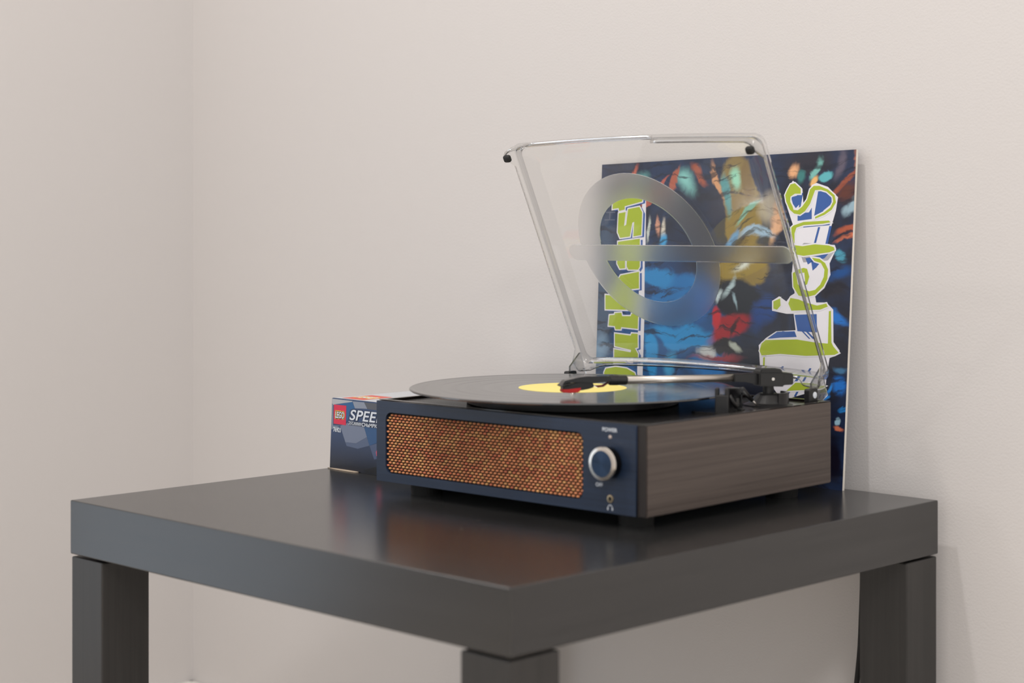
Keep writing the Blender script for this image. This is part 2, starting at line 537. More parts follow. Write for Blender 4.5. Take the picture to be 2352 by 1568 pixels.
def sleeve_mat():
    m = mat('sleeve_colour_print', srgb(26, 32, 56), 0.3)
    tc = N(m, 'ShaderNodeTexCoord')
    nz = N(m, 'ShaderNodeTexNoise', Scale=15.0, Detail=1.0)
    L(m, tc.outputs['Object'], nz.inputs['Vector'])
    sub = N(m, 'ShaderNodeVectorMath', operation='SUBTRACT')
    L(m, nz.outputs['Color'], sub.inputs[0])
    sub.inputs[1].default_value = (0.5, 0.5, 0.5)
    scl = N(m, 'ShaderNodeVectorMath', operation='SCALE')
    scl.inputs['Scale'].default_value = 0.045
    L(m, sub.outputs[0], scl.inputs[0])
    add = N(m, 'ShaderNodeVectorMath', operation='ADD')
    L(m, tc.outputs['Object'], add.inputs[0])
    L(m, scl.outputs[0], add.inputs[1])
    nz2 = N(m, 'ShaderNodeTexNoise', Scale=85.0, Detail=2.0, Distortion=1.2)
    L(m, tc.outputs['Object'], nz2.inputs['Vector'])
    sub2 = N(m, 'ShaderNodeVectorMath', operation='SUBTRACT')
    L(m, nz2.outputs['Color'], sub2.inputs[0])
    sub2.inputs[1].default_value = (0.5, 0.5, 0.5)
    scl2 = N(m, 'ShaderNodeVectorMath', operation='SCALE')
    scl2.inputs['Scale'].default_value = 0.006
    L(m, sub2.outputs[0], scl2.inputs[0])
    add2 = N(m, 'ShaderNodeVectorMath', operation='ADD')
    L(m, add.outputs[0], add2.inputs[0])
    L(m, scl2.outputs[0], add2.inputs[1])
    co = add2.outputs[0]
    # broad dark / blue ground
    g = N(m, 'ShaderNodeTexNoise', Scale=16.0, Detail=5.0, Distortion=1.6)
    L(m, tc.outputs['Object'], g.inputs['Vector'])
    cr = N(m, 'ShaderNodeValToRGB')
    cr.color_ramp.elements[0].position = 0.35
    cr.color_ramp.elements[0].color = srgb(24, 26, 42)
    cr.color_ramp.elements[1].position = 0.7
    cr.color_ramp.elements[1].color = srgb(34, 52, 88)
    L(m, g.outputs['Fac'], cr.inputs['Fac'])
    cur = cr.outputs['Color']

    def blob(cur, u, v, ru, rv, ang, col, soft=0.5):
        mp = N(m, 'ShaderNodeMapping', vector_type='TEXTURE')
        mp.inputs['Location'].default_value = (u / 1000, v / 1000, 0)
        mp.inputs['Rotation'].default_value = (0, 0, math.radians(ang))
        mp.inputs['Scale'].default_value = (ru / 1000, rv / 1000, 1)
        L(m, co, mp.inputs['Vector'])
        fl = N(m, 'ShaderNodeVectorMath', operation='MULTIPLY')
        fl.inputs[1].default_value = (1, 1, 0)
        L(m, mp.outputs[0], fl.inputs[0])
        ln = N(m, 'ShaderNodeVectorMath', operation='LENGTH')
        L(m, fl.outputs[0], ln.inputs[0])
        mr = N(m, 'ShaderNodeMapRange', interpolation_type='SMOOTHSTEP')
        mr.inputs['From Min'].default_value = 1.0 - soft
        mr.inputs['From Max'].default_value = 1.0
        mr.inputs['To Min'].default_value = 1.0
        mr.inputs['To Max'].default_value = 0.0
        L(m, ln.outputs['Value'], mr.inputs['Value'])
        mx = N(m, 'ShaderNodeMix', data_type='RGBA')
        L(m, mr.outputs[0], mx.inputs['Factor'])
        L(m, cur, mx.inputs['A'])
        mx.inputs['B'].default_value = col
        return mx.outputs['Result']

    BL = [
        (105, 105, 110, 100, 0, (22, 84, 142), 0.5),
        (70, 190, 70, 60, 0, (26, 70, 122), 0.7),
        (14, 160, 22, 130, 0, (58, 78, 104), 0.6),
        (16, 120, 14, 26, 0, (120, 150, 176), 0.9),
        (230, 90, 120, 60, 0, (22, 26, 40), 0.6),
        (130, 138, 48, 13, -14, (32, 142, 208), 0.35),
        (88, 118, 14, 34, 8, (36, 146, 210), 0.4),
        (110, 182, 44, 14, 16, (26, 110, 176), 0.4),
        (95, 200, 28, 10, -24, (36, 132, 196), 0.4),
        (150, 172, 18, 30, -20, (24, 100, 180), 0.6),
        (120, 112, 12, 24, 0, (60, 158, 208), 0.8),
        (165, 105, 22, 18, 0, (28, 112, 182), 0.6),
        (122, 298, 17, 17, 12, (132, 196, 190), 0.9),
        (108, 292, 5, 26, -18, (170, 92, 70), 0.5),
        (140, 306, 16, 6, -40, (160, 84, 58), 0.7),
        (60, 302, 16, 12, 0, (98, 160, 158), 0.8),
        (48, 306, 5, 16, -10, (188, 100, 80), 0.6),
        (78, 282, 34, 3, 34, (176, 90, 74), 0.4),
        (78, 250, 4, 20, 6, (198, 206, 198), 0.7),
        (90, 252, 3.5, 18, 4, (206, 150, 124), 0.7),
        (98, 246, 5, 19, -4, (214, 206, 190), 0.8),
        (98, 232, 6, 12, 0, (60, 160, 216), 0.8),
        (60, 246, 10, 14, 20, (72, 150, 160), 0.7),
        (160, 270, 20, 26, 10, (32, 34, 54), 0.5),
        (196, 268, 30, 56, 10, (132, 110, 56), 0.14),
        (163, 296, 6, 26, 14, (208, 152, 106), 0.6),
        (174, 286, 9, 24, 0, (82, 150, 152), 0.6),
        (190, 296, 11, 16, 4, (150, 214, 184), 0.8),
        (208, 292, 10, 24, 8, (122, 98, 46), 0.4),
        (205, 262, 26, 6, 24, (120, 176, 160), 0.5),
        (232, 262, 16, 26, -12, (168, 158, 140), 0.7),
        (240, 246, 7, 30, -10, (228, 178, 138), 0.7),
        (215, 236, 34, 7, -6, (152, 186, 214), 0.6),
        (182, 240, 16, 8, 40, (92, 150, 196), 0.7),
        (196, 206, 46, 20, 8, (140, 118, 52), 0.2),
        (196, 172, 36, 30, -28, (18, 22, 32), 0.25),
        (205, 213, 24, 6, 12, (214, 222, 214), 0.9),
        (184, 188, 5, 24, -24, (178, 200, 204), 0.8),
        (172, 174, 4, 14, -18, (190, 208, 212), 0.8),
        (192, 170, 3, 16, 20, (150, 176, 186), 0.8),
        (190, 140, 36, 13, 20, (160, 26, 36), 0.4),
        (170, 148, 9, 16, 10, (196, 36, 46), 0.5),
        (196, 140, 4, 16, -30, (58, 12, 20), 0.7),
        (182, 122, 30, 8, -6, (30, 24, 26), 0.4),
        (160, 118, 10, 12, 0, (202, 206, 204), 0.7),
        (196, 121, 12, 5, -18, (176, 184, 172), 0.7),
        (176, 112, 40, 5, 0, (150, 52, 58), 0.8),
        (226, 160, 12, 26, -10, (16, 62, 130), 0.7),
        (268, 312, 34, 14, 0, (38, 34, 46), 0.6),
        (254, 306, 7, 12, -10, (224, 168, 122), 0.7),
        (262, 300, 6, 12, 0, (54, 120, 118), 0.6),
        (276, 306, 5, 14, -16, (120, 184, 176), 0.6),
        (278, 294, 5, 10, -20, (232, 180, 112), 0.5),
        (290, 300, 9, 7, 0, (92, 176, 184), 0.4),
        (304, 308, 8, 20, 0, (92, 84, 100), 0.8),
        (322, 306, 5, 18, 6, (176, 112, 88), 0.8),
        (314, 286, 22, 5, 40, (150, 76, 52), 0.6),
        (318, 276, 14, 12, 24, (92, 46, 34), 0.8),
        (322, 262, 6, 14, -30, (148, 176, 190), 0.7),
        (318, 238, 12, 5, 0, (170, 84, 56), 0.6),
        (320, 230, 14, 3, -4, (206, 112, 78), 0.6),
        (314, 214, 6, 10, 30, (72, 150, 176), 0.6),
        (316, 196, 18, 9, 20, (14, 74, 138), 0.8),
        (316, 162, 16, 6, -6, (20, 110, 196), 0.7),
        (314, 180, 18, 9, 0, (34, 32, 44), 0.6),
        (320, 100, 16, 15, -30, (18, 108, 196), 0.6),
        (302, 92, 4, 16, -30, (40, 130, 214), 0.6),
        (322, 118, 14, 5, -10, (60, 110, 150), 0.7),
        (326, 76, 10, 2.5, 0, (36, 120, 190), 0.6),
        (326, 58, 9, 4, -16, (216, 124, 92), 0.6),
        (322, 66, 5, 5, 0, (150, 186, 204), 0.5),
        (322, 26, 14, 26, 0, (22, 18, 34), 0.6),
    ]
    for b in BL:
        cur = blob(cur, b[0] + 7 + 8 * b[1] / 320, b[1], b[2], b[3], b[4], srgb(*b[5]), b[6])
    # dry-brush ink streaks
    mp = N(m, 'ShaderNodeMapping')
    mp.inputs['Rotation'].default_value = (0, 0, math.radians(28))
    mp.inputs['Scale'].default_value = (22, 130, 1)
    L(m, co, mp.inputs['Vector'])
    wv = N(m, 'ShaderNodeTexNoise', Scale=1.0, Detail=4.0, Roughness=0.6, Distortion=0.5)
    L(m, mp.outputs[0], wv.inputs['Vector'])
    th = N(m, 'ShaderNodeMapRange', interpolation_type='SMOOTHSTEP')
    th.inputs['From Min'].default_value = 0.52
    th.inputs['From Max'].default_value = 0.66
    th.inputs['To Min'].default_value = 0.0
    th.inputs['To Max'].default_value = 0.8
    L(m, wv.outputs['Fac'], th.inputs['Value'])
    mx = N(m, 'ShaderNodeMix', data_type='RGBA')
    L(m, th.outputs[0], mx.inputs['Factor'])
    L(m, cur, mx.inputs['A'])
    mx.inputs['B'].default_value = srgb(18, 20, 36)
    L(m, mx.outputs['Result'], bsdf(m).inputs['Base Color'])
    return m


M_sleeve = sleeve_mat()
M_card = mat('white_card_edge', srgb(226, 220, 210), 0.7)
Q = [(0.0258, 0.0), (0.3391, 0.0), (0.3397, 0.3205), (0.0191, 0.3138)]
bm = bmesh.new()
fr = [bm.verts.new((u, v, 0)) for u, v in Q]
bk = [bm.verts.new((u, v, -0.0032)) for u, v in Q]
bm.faces.new(fr)
bm.faces.new(bk[::-1])
for i in range(4):
    j = (i + 1) % 4
    bm.faces.new((fr[j], fr[i], bk[i], bk[j]))
bmesh.ops.recalc_face_normals(bm, faces=bm.faces[:])
sleeve = obj('record_sleeve', bm, [M_sleeve, M_card])
for p in sleeve.data.polygons:
    if abs(p.normal.z) < 0.5:
        p.material_index = 1
sleeve.matrix_world = SLV
tag(sleeve, 'dark blue printed cardboard record sleeve with lime green lettering, leaning on the wall', 'record sleeve')

GREEN = [[[37.2,276.1],[56.7,281.1],[67.1,282.2],[78.3,280.1],[78.0,273.7],[54.2,268.9],[54.4,265.4],[46.6,263.9],[45.7,267.0],[37.1,266.0]],
[[46.0,261.4],[55.8,262.9],[54.5,247.9],[57.3,249.4],[59.0,265.9],[74.5,268.2],[78.7,262.3],[78.8,238.5],[67.9,237.0],[68.3,252.4],[65.7,251.4],[63.3,237.0],[49.6,235.4],[45.9,241.4]],
[[47.0,231.4],[77.0,234.8],[78.7,205.6],[76.5,202.4],[63.4,202.2],[60.8,205.3],[59.6,224.6],[57.2,224.6],[58.5,203.5],[51.2,202.9],[47.2,208.3]],
[[52.8,196.0],[77.9,200.2],[78.9,182.9],[67.6,181.7],[79.1,170.2],[79.1,160.2],[33.7,159.6],[32.7,174.8],[51.8,174.0],[43.9,183.0]],
[[39.8,153.5],[47.0,154.3],[47.2,156.1],[56.1,156.9],[57.6,153.2],[69.4,153.6],[70.5,156.3],[79.6,156.2],[79.8,140.7],[57.0,141.7],[56.5,139.2],[49.3,139.0],[47.8,142.4],[39.1,142.5]],
[[48.5,134.6],[70.6,133.4],[71.7,135.7],[80.1,135.6],[81.0,121.6],[77.2,120.4],[81.8,114.8],[81.5,106.9],[49.4,104.2],[48.6,118.1],[71.6,116.0],[71.9,118.5],[49.3,121.4]],
[[36.0,93.0],[38.1,97.2],[52.0,99.8],[67.2,98.9],[78.2,94.9],[83.6,84.4],[84.9,62.0],[38.1,58.7]],
[[262.4,283.0],[265.9,288.6],[271.0,289.6],[278.1,284.2],[278.3,279.3],[271.5,279.4],[266.5,276.6],[266.4,271.7],[269.6,266.7],[270.6,263.8],[275.7,263.2],[280.6,266.7],[286.2,273.6],[289.0,283.3],[293.1,286.7],[299.7,286.6],[309.8,283.0],[317.5,277.4],[319.4,270.5],[314.9,263.6],[306.9,258.8],[296.3,255.1],[296.2,256.8],[305.9,260.9],[313.1,265.7],[316.1,271.2],[315.1,276.0],[308.3,281.0],[301.6,282.8],[294.9,282.5],[292.7,277.0],[289.7,269.4],[284.2,262.4],[278.5,259.0],[271.6,260.1],[266.3,263.9],[261.7,271.7],[260.1,278.1]],
[[268.9,246.4],[271.4,248.5],[283.0,252.0],[312.1,253.3],[314.2,251.6],[304.8,250.2],[283.2,248.8],[274.9,246.4],[273.0,240.8],[273.5,231.7],[271.4,230.3],[269.8,237.3]],
[[272.3,229.6],[282.9,228.6],[297.5,230.5],[313.2,229.5],[319.0,227.9],[320.0,225.1],[314.3,223.0],[284.6,219.2],[276.1,220.5],[272.5,224.7]],
[[294.3,217.6],[303.1,216.7],[309.9,212.6],[313.5,206.5],[313.1,197.6],[309.3,190.6],[299.8,182.1],[290.8,179.8],[280.7,180.9],[274.3,189.1],[272.8,202.3],[278.6,205.9],[285.2,207.7],[289.4,206.8],[292.3,199.2],[290.2,192.2],[286.9,190.1],[287.5,195.6],[286.3,203.2],[278.8,201.7],[277.6,198.9],[279.3,192.0],[284.5,187.2],[293.0,185.4],[299.6,186.9],[305.1,191.9],[308.9,199.5],[309.4,206.4],[305.0,212.6],[297.4,214.5]],
[[271.3,178.4],[281.0,177.2],[289.5,174.5],[302.6,172.0],[313.0,174.3],[314.9,171.4],[306.3,168.2],[273.1,166.1],[269.1,172.9]],
[[251.4,174.4],[259.2,177.6],[260.1,170.6],[256.1,166.5],[251.7,167.4]],
[[316.3,167.0],[318.6,167.6],[320.6,137.5],[323.1,133.8],[329.2,128.3],[324.6,126.1],[292.0,123.5],[261.9,123.9],[239.9,121.3],[237.2,125.7],[239.3,132.8],[244.1,136.5],[280.5,138.7],[303.1,136.7],[316.6,136.4]],
[[241.9,119.4],[244.0,120.0],[244.2,106.0],[242.3,105.9]],
[[271.0,88.8],[281.3,97.3],[299.1,97.9],[314.5,95.9],[309.9,93.7],[297.1,91.4]]]
WHITE = [[[262.1,284.3],[268.4,292.1],[279.9,284.1],[281.7,270.3],[287.9,277.6],[290.7,287.6],[296.1,289.5],[309.3,285.5],[321.3,275.4],[319.5,262.8],[315.8,250.2],[309.7,230.8],[321.1,227.8],[319.7,223.3],[312.6,215.1],[284.5,212.9],[277.1,229.2],[272.6,231.0],[268.4,247.5],[270.5,249.3],[263.0,265.9],[259.6,277.9]],[[235.7,131.1],[244.0,138.5],[255.9,145.5],[278.8,147.5],[275.7,163.2],[267.2,162.9],[250.0,165.3],[249.5,174.8],[257.9,179.6],[266.6,174.8],[271.2,180.4],[275.9,183.0],[271.8,203.8],[272.8,220.7],[283.1,230.8],[284.2,231.8],[319.7,230.0],[321.6,226.2],[314.7,212.4],[316.2,201.7],[310.0,188.8],[299.8,180.7],[301.3,174.9],[313.0,175.2],[320.9,168.7],[322.7,138.1],[330.0,130.2],[325.8,125.2],[319.0,122.9],[316.4,104.3],[315.7,94.6],[276.1,82.2],[264.1,81.4],[246.0,100.1],[238.7,108.7]],[[78.6,278.1],[83.0,273.9],[85.0,229.3],[84.9,211.2],[88.0,150.1],[89.1,91.5],[89.2,60.0],[82.7,59.6],[79.7,149.8],[77.8,211.1],[76.9,256.6]]]
BLUE = [[[298.6,282.9],[306.2,281.9],[314.0,276.4],[314.3,269.1],[297.6,257.5],[294.9,257.9]],[[282.7,248.4],[313.1,250.7],[313.2,248.9],[282.8,246.6]],[[275.5,260.3],[288.7,261.2],[291.8,265.7],[292.3,254.8],[275.9,253.0]],[[276.9,162.3],[302.4,163.9],[303.6,146.4],[281.0,146.6]],[[245.3,137.6],[257.2,145.1],[277.7,146.5],[280.4,141.1],[261.1,139.6]],[[286.8,216.9],[313.1,221.7],[308.6,217.2],[293.5,213.1],[290.0,211.0]],[[293.4,215.0],[304.1,213.2],[299.7,208.2],[295.7,205.2]],[[267.0,276.0],[279.0,278.6],[278.9,270.4],[273.1,265.4],[269.5,269.5]]]


M_lime = mat('lime_print', srgb(166, 184, 44), 0.35)
M_wprint = mat('chrome_white_print', srgb(228, 226, 232), 0.35)
M_bprint = mat('chrome_blue_print', srgb(54, 92, 160), 0.35)


def mm(lp):
    return [(a / 1000.0, b / 1000.0) for a, b in lp]


def sleeve_print(name, lp, m, lift, offset=0.0):
    me = flat(name, [mm(lp)], 0.00003, offset)
    move(me, Matrix.Translation((0, 0, lift)))
    return obj(name, me, m, sleeve)


def area2(lp):
    return sum(lp[i][0] * lp[(i + 1) % len(lp)][1] - lp[(i + 1) % len(lp)][0] * lp[i][1] for i in range(len(lp)))


for lp in WHITE:
    sleeve_print('letter_backing', lp, M_wprint, 0.0001)
for lp in BLUE:
    sleeve_print('letter_shading', lp, M_bprint, 0.00018)
for k, lp in enumerate(GREEN):
    if k < 7:
        sh = [(a + 3.4, b - 1.6) for a, b in lp]
        sleeve_print('letter_shadow', sh, M_bprint, 0.00022, 0.0004)
    sleeve_print('letter_outline', lp, M_wprint, 0.00028, 0.0013)
    sleeve_print('letter', lp, M_lime, 0.00036)
# chrome bars inside the tall letters
for x0, y0, x1, y1, w in ((288, 258, 296, 280, 2.0), (259, 268, 262, 280, 1.4), (264, 266, 266, 280, 1.0), (282, 222, 288, 247, 1.2), (296, 222, 301, 248, 1.4), (246, 140, 254, 146, 1.2), (255, 140, 262, 146, 1.0), (290, 140, 281, 147, 1.4), (285, 140, 276, 147, 1.0), (262, 84, 280, 110, 1.6), (272, 84, 288, 112, 1.2), (243, 96, 256, 112, 1.2)):
    sleeve_print('letter_bar', [(x0 - w + 7 + y0 / 40, y0), (x0 + w + 7 + y0 / 40, y0), (x1 + w + 7 + y1 / 40, y1), (x1 - w + 7 + y1 / 40, y1)], M_bprint, 0.0002)
# small watermark-like initials printed at the left edge
for r in ((11, 262, 13, 268), (11, 262, 26, 263.2), (11, 254, 26, 255.2), (18, 254, 19.2, 263)):
    sleeve_print('edge_mark', [(r[0] + 15, r[1]), (r[2] + 15, r[1]), (r[2] + 15, r[3]), (r[0] + 15, r[3])], mat('edge_mark_print', srgb(92, 100, 120), 0.4), 0.0001)

# ---------------------------------------------------------------- record player
PO = (0.1678, 0.2217)
PROT = math.radians(1.806)
PWID, PDEP, PBOT, PTOP = 0.3162, 0.2725, 0.012, 0.0868
player = bpy.data.objects.new('record_player', None)
C.objects.link(player)
player.location = (PO[0], PO[1], ZT)
player.rotation_euler = (0, 0, PROT)
tag(player, 'retro record player with wood sides, navy speaker front and open clear lid', 'record player')

# cabinet with a shallow recess on top
bm = bmesh.new()
box(bm, 0, PWID, 0.001, PDEP, PBOT, PTOP)
top = [f for f in bm.faces if f.normal.z > 0.9]
r = bmesh.ops.inset_region(bm, faces=top, thickness=0.0055)
bmesh.ops.translate(bm, verts=top[0].verts[:], vec=(0, 0, -0.0040))
hard = [e for e in bm.edges if all(abs(v.co.z - PTOP) < 1e-5 or abs(v.co.z - PBOT) < 1e-5 for v in e.verts)]
bmesh.ops.bevel(bm, geom=hard, offset=0.0009, segments=2, affect='EDGES')
obj('cabinet', bm, M_side, player)
box_obj('deck', (0.0058, PWID - 0.0058, 0.0068, PDEP - 0.0058, PTOP - 0.0041, PTOP - 0.0022), M_deck, player)

rim_ = [[(0.0006, 0.0012), (PWID - 0.0006, 0.0012), (PWID - 0.0006, PDEP - 0.0006), (0.0006, PDEP - 0.0006)],
        [(0.0056, 0.0064), (0.0056, PDEP - 0.0056), (PWID - 0.0056, PDEP - 0.0056), (PWID - 0.0056, 0.0064)]]
obj('top_rim', move(flat('top_rim', rim_, 0.0003), Matrix.Translation((0, 0, PTOP + 0.0001))), M_rim, player)

# front panel with the grille opening
GX0, GX1, GZ0, GZ1 = 0.0125, 0.2512, 0.0205, 0.0763
me = flat('front_panel', [[(0.0004, PBOT + 0.0004), (0.3075, PBOT + 0.0004), (0.3075, PTOP - 0.0006), (0.0004, PTOP - 0.0006)], rrect(GX0, GX1, GZ0, GZ1, 0.007)[::-1]], 0.0014)
obj('front_panel', move(me, facing_front(0, -0.0006, 0)), M_panel, player)
# dark corner strip at the right of the panel
box_obj('corner_strip', (0.3078, 0.3160, -0.0004, 0.0012, PBOT + 0.0006, PTOP - 0.0008), mat('dark_end_grain', srgb(36, 30, 28), 0.5), player)

# speaker cloth: a black backing and a bead weave
me = flat('grille_backing', [rrect(GX0 - 0.001, GX1 + 0.001, GZ0 - 0.001, GZ1 + 0.001, 0.006)], 0.0001)
grille = obj('speaker_grille', move(me, facing_front(0, 0.00085, 0)), mat('black_backing_cloth', srgb(18, 15, 16), 0.9), player)


def bead_mat():
    m = mat('copper_weave', srgb(190, 112, 66), 0.42)
    at = N(m, 'ShaderNodeAttribute')
    at.attribute_name = 'bead'
    L(m, at.outputs['Color'], bsdf(m).inputs['Base Color'])
    return m


V, F, CV = [], [], []
px, pz = 0.0050, 0.00258
row = 0
z = GZ0 + 0.0016
while z < GZ1 - 0.0008:
    x = GX0 + 0.0014 + (0.0025 if row % 2 else 0.0)
    while x < GX1 - 0.0009:
        ok = True
        for cx, cz in ((GX0 + 0.007, GZ0 + 0.007), (GX1 - 0.007, GZ0 + 0.007), (GX0 + 0.007, GZ1 - 0.007), (GX1 - 0.007, GZ1 - 0.007)):
            if (x < GX0 + 0.007 or x > GX1 - 0.007) and (z < GZ0 + 0.007 or z > GZ1 - 0.007):
                if math.hypot(x - cx, z - cz) > 0.0066 and abs(x - cx) < 0.0071 and abs(z - cz) < 0.0071:
                    ok = False
        if ok:
            base = len(V)
            t = random.random()
            k = 0.85 + 0.3 * random.random()
            c = srgb(208, 136, 90) if t < 0.6 else (srgb(214, 158, 100) if t < 0.85 else srgb(196, 112, 78))
            c = (c[0] * k, c[1] * k, c[2] * k, 1)
            ax, az = 0.00172, 0.00108
            for ri, (rr, yy) in enumerate(((1.0, 0.0007), (0.86, -0.0004), (0.45, -0.0010))):
                for q in range(8):
                    a = 2 * math.pi * q / 8
                    V.append((x + ax * rr * math.cos(a), yy, z + az * rr * math.sin(a)))
            V.append((x, -0.0012, z))
            for ri in range(2):
                for q in range(8):
                    n_ = (q + 1) % 8
                    F.append((base + ri * 8 + q, base + ri * 8 + n_, base + ri * 8 + 8 + n_, base + ri * 8 + 8 + q))
            for q in range(8):
                F.append((base + 16 + q, base + 16 + (q + 1) % 8, base + 24))
            CV += [c] * 25
        x += px
    row += 1
    z += pz
me = bpy.data.meshes.new('grille_weave')
me.from_pydata(V, [], F)
ca = me.color_attributes.new('bead', 'FLOAT_COLOR', 'POINT')
for i, c in enumerate(CV):
    ca.data[i].color = c
weave = obj('grille_weave', me, bead_mat(), grille, smooth=True)
weave['kind'] = 'stuff'

# feet
for fx in (0.034, PWID - 0.034):
    for fy in (0.030, PDEP - 0.030):
        f = obj('foot', lathe([(0, 0), (0.0145, 0), (0.0155, 0.0125), (0, 0.0125)], 32), M_black_soft, player)
        f.location = (fx, fy, 0)

# volume knob
KX, KZ = 0.281, 0.0540
ROTF = Matrix.Rotation(math.pi / 2, 4, 'X')


def front_lathe(name, prof, x, y, z, m, parent, n=48):
    bm = lathe(prof, n)
    bmesh.ops.transform(bm, matrix=Matrix.Translation((x, y, z)) @ ROTF, verts=bm.verts[:])
    return obj(name, bm, m, parent, smooth=False)


knob = front_lathe('volume_knob', [(0, 0), (0.0108, 0), (0.0108, 0.0015), (0.0128, 0.0018), (0.0130, 0.0100), (0, 0.0100)], KX, -0.0018, KZ, mat('dark_knob_metal', srgb(58, 54, 52), 0.3, 1.0), player)
front_lathe('knob_bezel', [(0.0108, 0.0094), (0.0137, 0.0094), (0.0141, 0.0104), (0.0136, 0.0118), (0.0108, 0.0122), (0.0108, 0.0094)], KX, -0.0018, KZ, M_chrome, knob)


def spun_mat():
    m = mat('spun_knob_face', srgb(34, 40, 52), 0.28, 1.0)
    b = bsdf(m)
    b.inputs['Anisotropic'].default_value = 0.97
    tg = N(m, 'ShaderNodeTangent', direction_type='RADIAL', axis='Y')
    L(m, tg.outputs[0], b.inputs['Tangent'])
    b.inputs['Base Color'].default_value = srgb(64, 82, 108)
    return m


kf = obj('knob_face', lathe([(0, 0.0), (0.004, 0.0), (0.0109, 0.0)], 64), None, knob)
kf.data.transform(ROTF)
kf.data.materials.append(spun_mat())
kf.location = (KX, -0.0138, KZ)
kf.data.flip_normals() if kf.data.polygons[0].normal.y > 0 else None

# printed marks, lamp and socket on the panel


def panel_text(body, size, x, z, spacing=1.05, off=0.00008):
    me = text_mesh('panel_lettering', body, size, 0.00003, off, 0, spacing, 'CENTER')
    return obj('panel_lettering', move(me, facing_front(x, -0.0022, z)), M_print_white, player)


panel_text('POWER', 0.0044, 0.2800, 0.0792)
panel_text('OFF', 0.0042, 0.2690, 0.0334)
led = front_lathe('power_lamp', [(0, 0), (0.0016, 0), (0.0015, 0.0006), (0.0008, 0.0011), (0, 0.0012)], 0.2806, -0.0019, 0.0748, M_led, player, 20)
jack = front_lathe('headphone_socket', [(0.0017, 0), (0.0033, 0), (0.0032, 0.0007), (0.0019, 0.0008), (0.0017, 0.0)], 0.2808, -0.0019, 0.0243, mat('brass_socket', srgb(196, 180, 150), 0.3, 1.0), player, 28)
front_lathe('socket_hole', [(0, 0.0003), (0.0018, 0.0003), (0.0018, 0.0), (0, 0)], 0.2808, -0.0019, 0.0243, M_black_soft, jack, 20)
arc = [(0.0026 * math.cos(math.radians(a)), 0.0030 * math.sin(math.radians(a))) for a in range(0, 181, 15)]
arc += [(0.0020 * math.cos(math.radians(a)), 0.0024 * math.sin(math.radians(a))) for a in range(180, -1, -15)]
hp = [arc, rrect(-0.0030, -0.0018, -0.0016, 0.0006, 0.0004, 2), rrect(0.0018, 0.0030, -0.0016, 0.0006, 0.0004, 2)]
for lp in hp:
    obj('headphone_symbol', move(flat('headphone_symbol', [lp], 0.00003), facing_front(0.2806, -0.0022, 0.0165)), M_print_white, player)
# rotation arrow around the knob
a0, a1 = 196, 236
ring = [(0.0158 * math.cos(math.radians(a)), 0.0158 * math.sin(math.radians(a))) for a in range(a0, a1, 4)]
ring += [(0.0151 * math.cos(math.radians(a)), 0.0151 * math.sin(math.radians(a))) for a in range(a1 - 4, a0 - 1, -4)]
obj('volume_mark', move(flat('volume_mark', [ring], 0.00003), facing_front(KX, -0.0022, KZ)), M_print_white, player)

# platter and spindle
RC = (0.1338, 0.1207)
pl = obj('platter', lathe([(0, 0.0844), (0.094, 0.0844), (0.098, 0.0856), (0.098, 0.0955), (0.096, 0.0964), (0, 0.0964)], 96), M_black, player)
pl.location = (RC[0], RC[1], 0)
sp_ = obj('spindle', lathe([(0, 0.096), (0.0035, 0.096), (0.0035, 0.1020), (0.0024, 0.1046), (0, 0.1052)], 24), M_chrome, player, smooth=True)
sp_.location = (RC[0], RC[1], 0)

# ---- tonearm (laid out along its own axis, u = distance from the stylus)
AS = Vector((0.1905, 0.0568, 0))
AD = Vector((0.56278, 0.82660, 0))
ARM = Matrix(((AD.x, -AD.y, 0, AS.x), (AD.y, AD.x, 0, AS.y), (0, 0, 1, 0), (0, 0, 0, 1)))


def arm_profile(name, pts, half, m, parent, bevel=0.0006):
    """Side outline (u, z in mm) given a width across the arm."""
    bm = bmesh.new()
    a = [bm.verts.new((u / 1000, -half, z / 1000)) for u, z in pts]
    b = [bm.verts.new((u / 1000, half, z / 1000)) for u, z in pts]
    bm.faces.new(a)
    bm.faces.new(b[::-1])
    for i in range(len(pts)):
        j = (i + 1) % len(pts)
        bm.faces.new((a[j], a[i], b[i], b[j]))
    bmesh.ops.recalc_face_normals(bm, faces=bm.faces[:])
    if bevel:
        bmesh.ops.bevel(bm, geom=bm.edges[:], offset=bevel, segments=2, affect='EDGES')
    bmesh.ops.transform(bm, matrix=ARM, verts=bm.verts[:])
    return obj(name, bm, m, parent)


arm = obj('tonearm', tube([(0.044, 0, 0.1113), (0.150, 0, 0.1115)], 0.0034, 24, ARM), M_tube, player, smooth=True)
arm_profile('headshell', [(-13, 107.4), (-9.3, 112.5), (3.5, 115.2), (10.9, 115.9), (31.8, 115.6), (33, 111.4), (27, 110.6), (16, 109.8), (5, 111.0), (-8.4, 110.6), (-10, 108.3), (-11.3, 106.8)], 0.0062, M_black_gloss, arm)
arm_profile('cartridge', [(-11.3, 104.6), (-10.6, 107.2), (5, 111.4), (16.3, 110.2), (17.3, 106.2), (12.2, 104.6), (5.5, 103.6)], 0.0048, M_black, arm)
arm_profile('stylus_guard', [(-11.6, 104.6), (-10.6, 105.2), (5.5, 106.6), (5.8, 105.1), (3.5, 102.0), (-3.9, 101.5), (-11.3, 102.0)], 0.0051, M_red, arm)
obj('stylus', tube([(0.001, 0, 0.1020), (-0.0006, 0, 0.0992)], [0.0006, 0.0002], 8, ARM), M_chrome, arm)
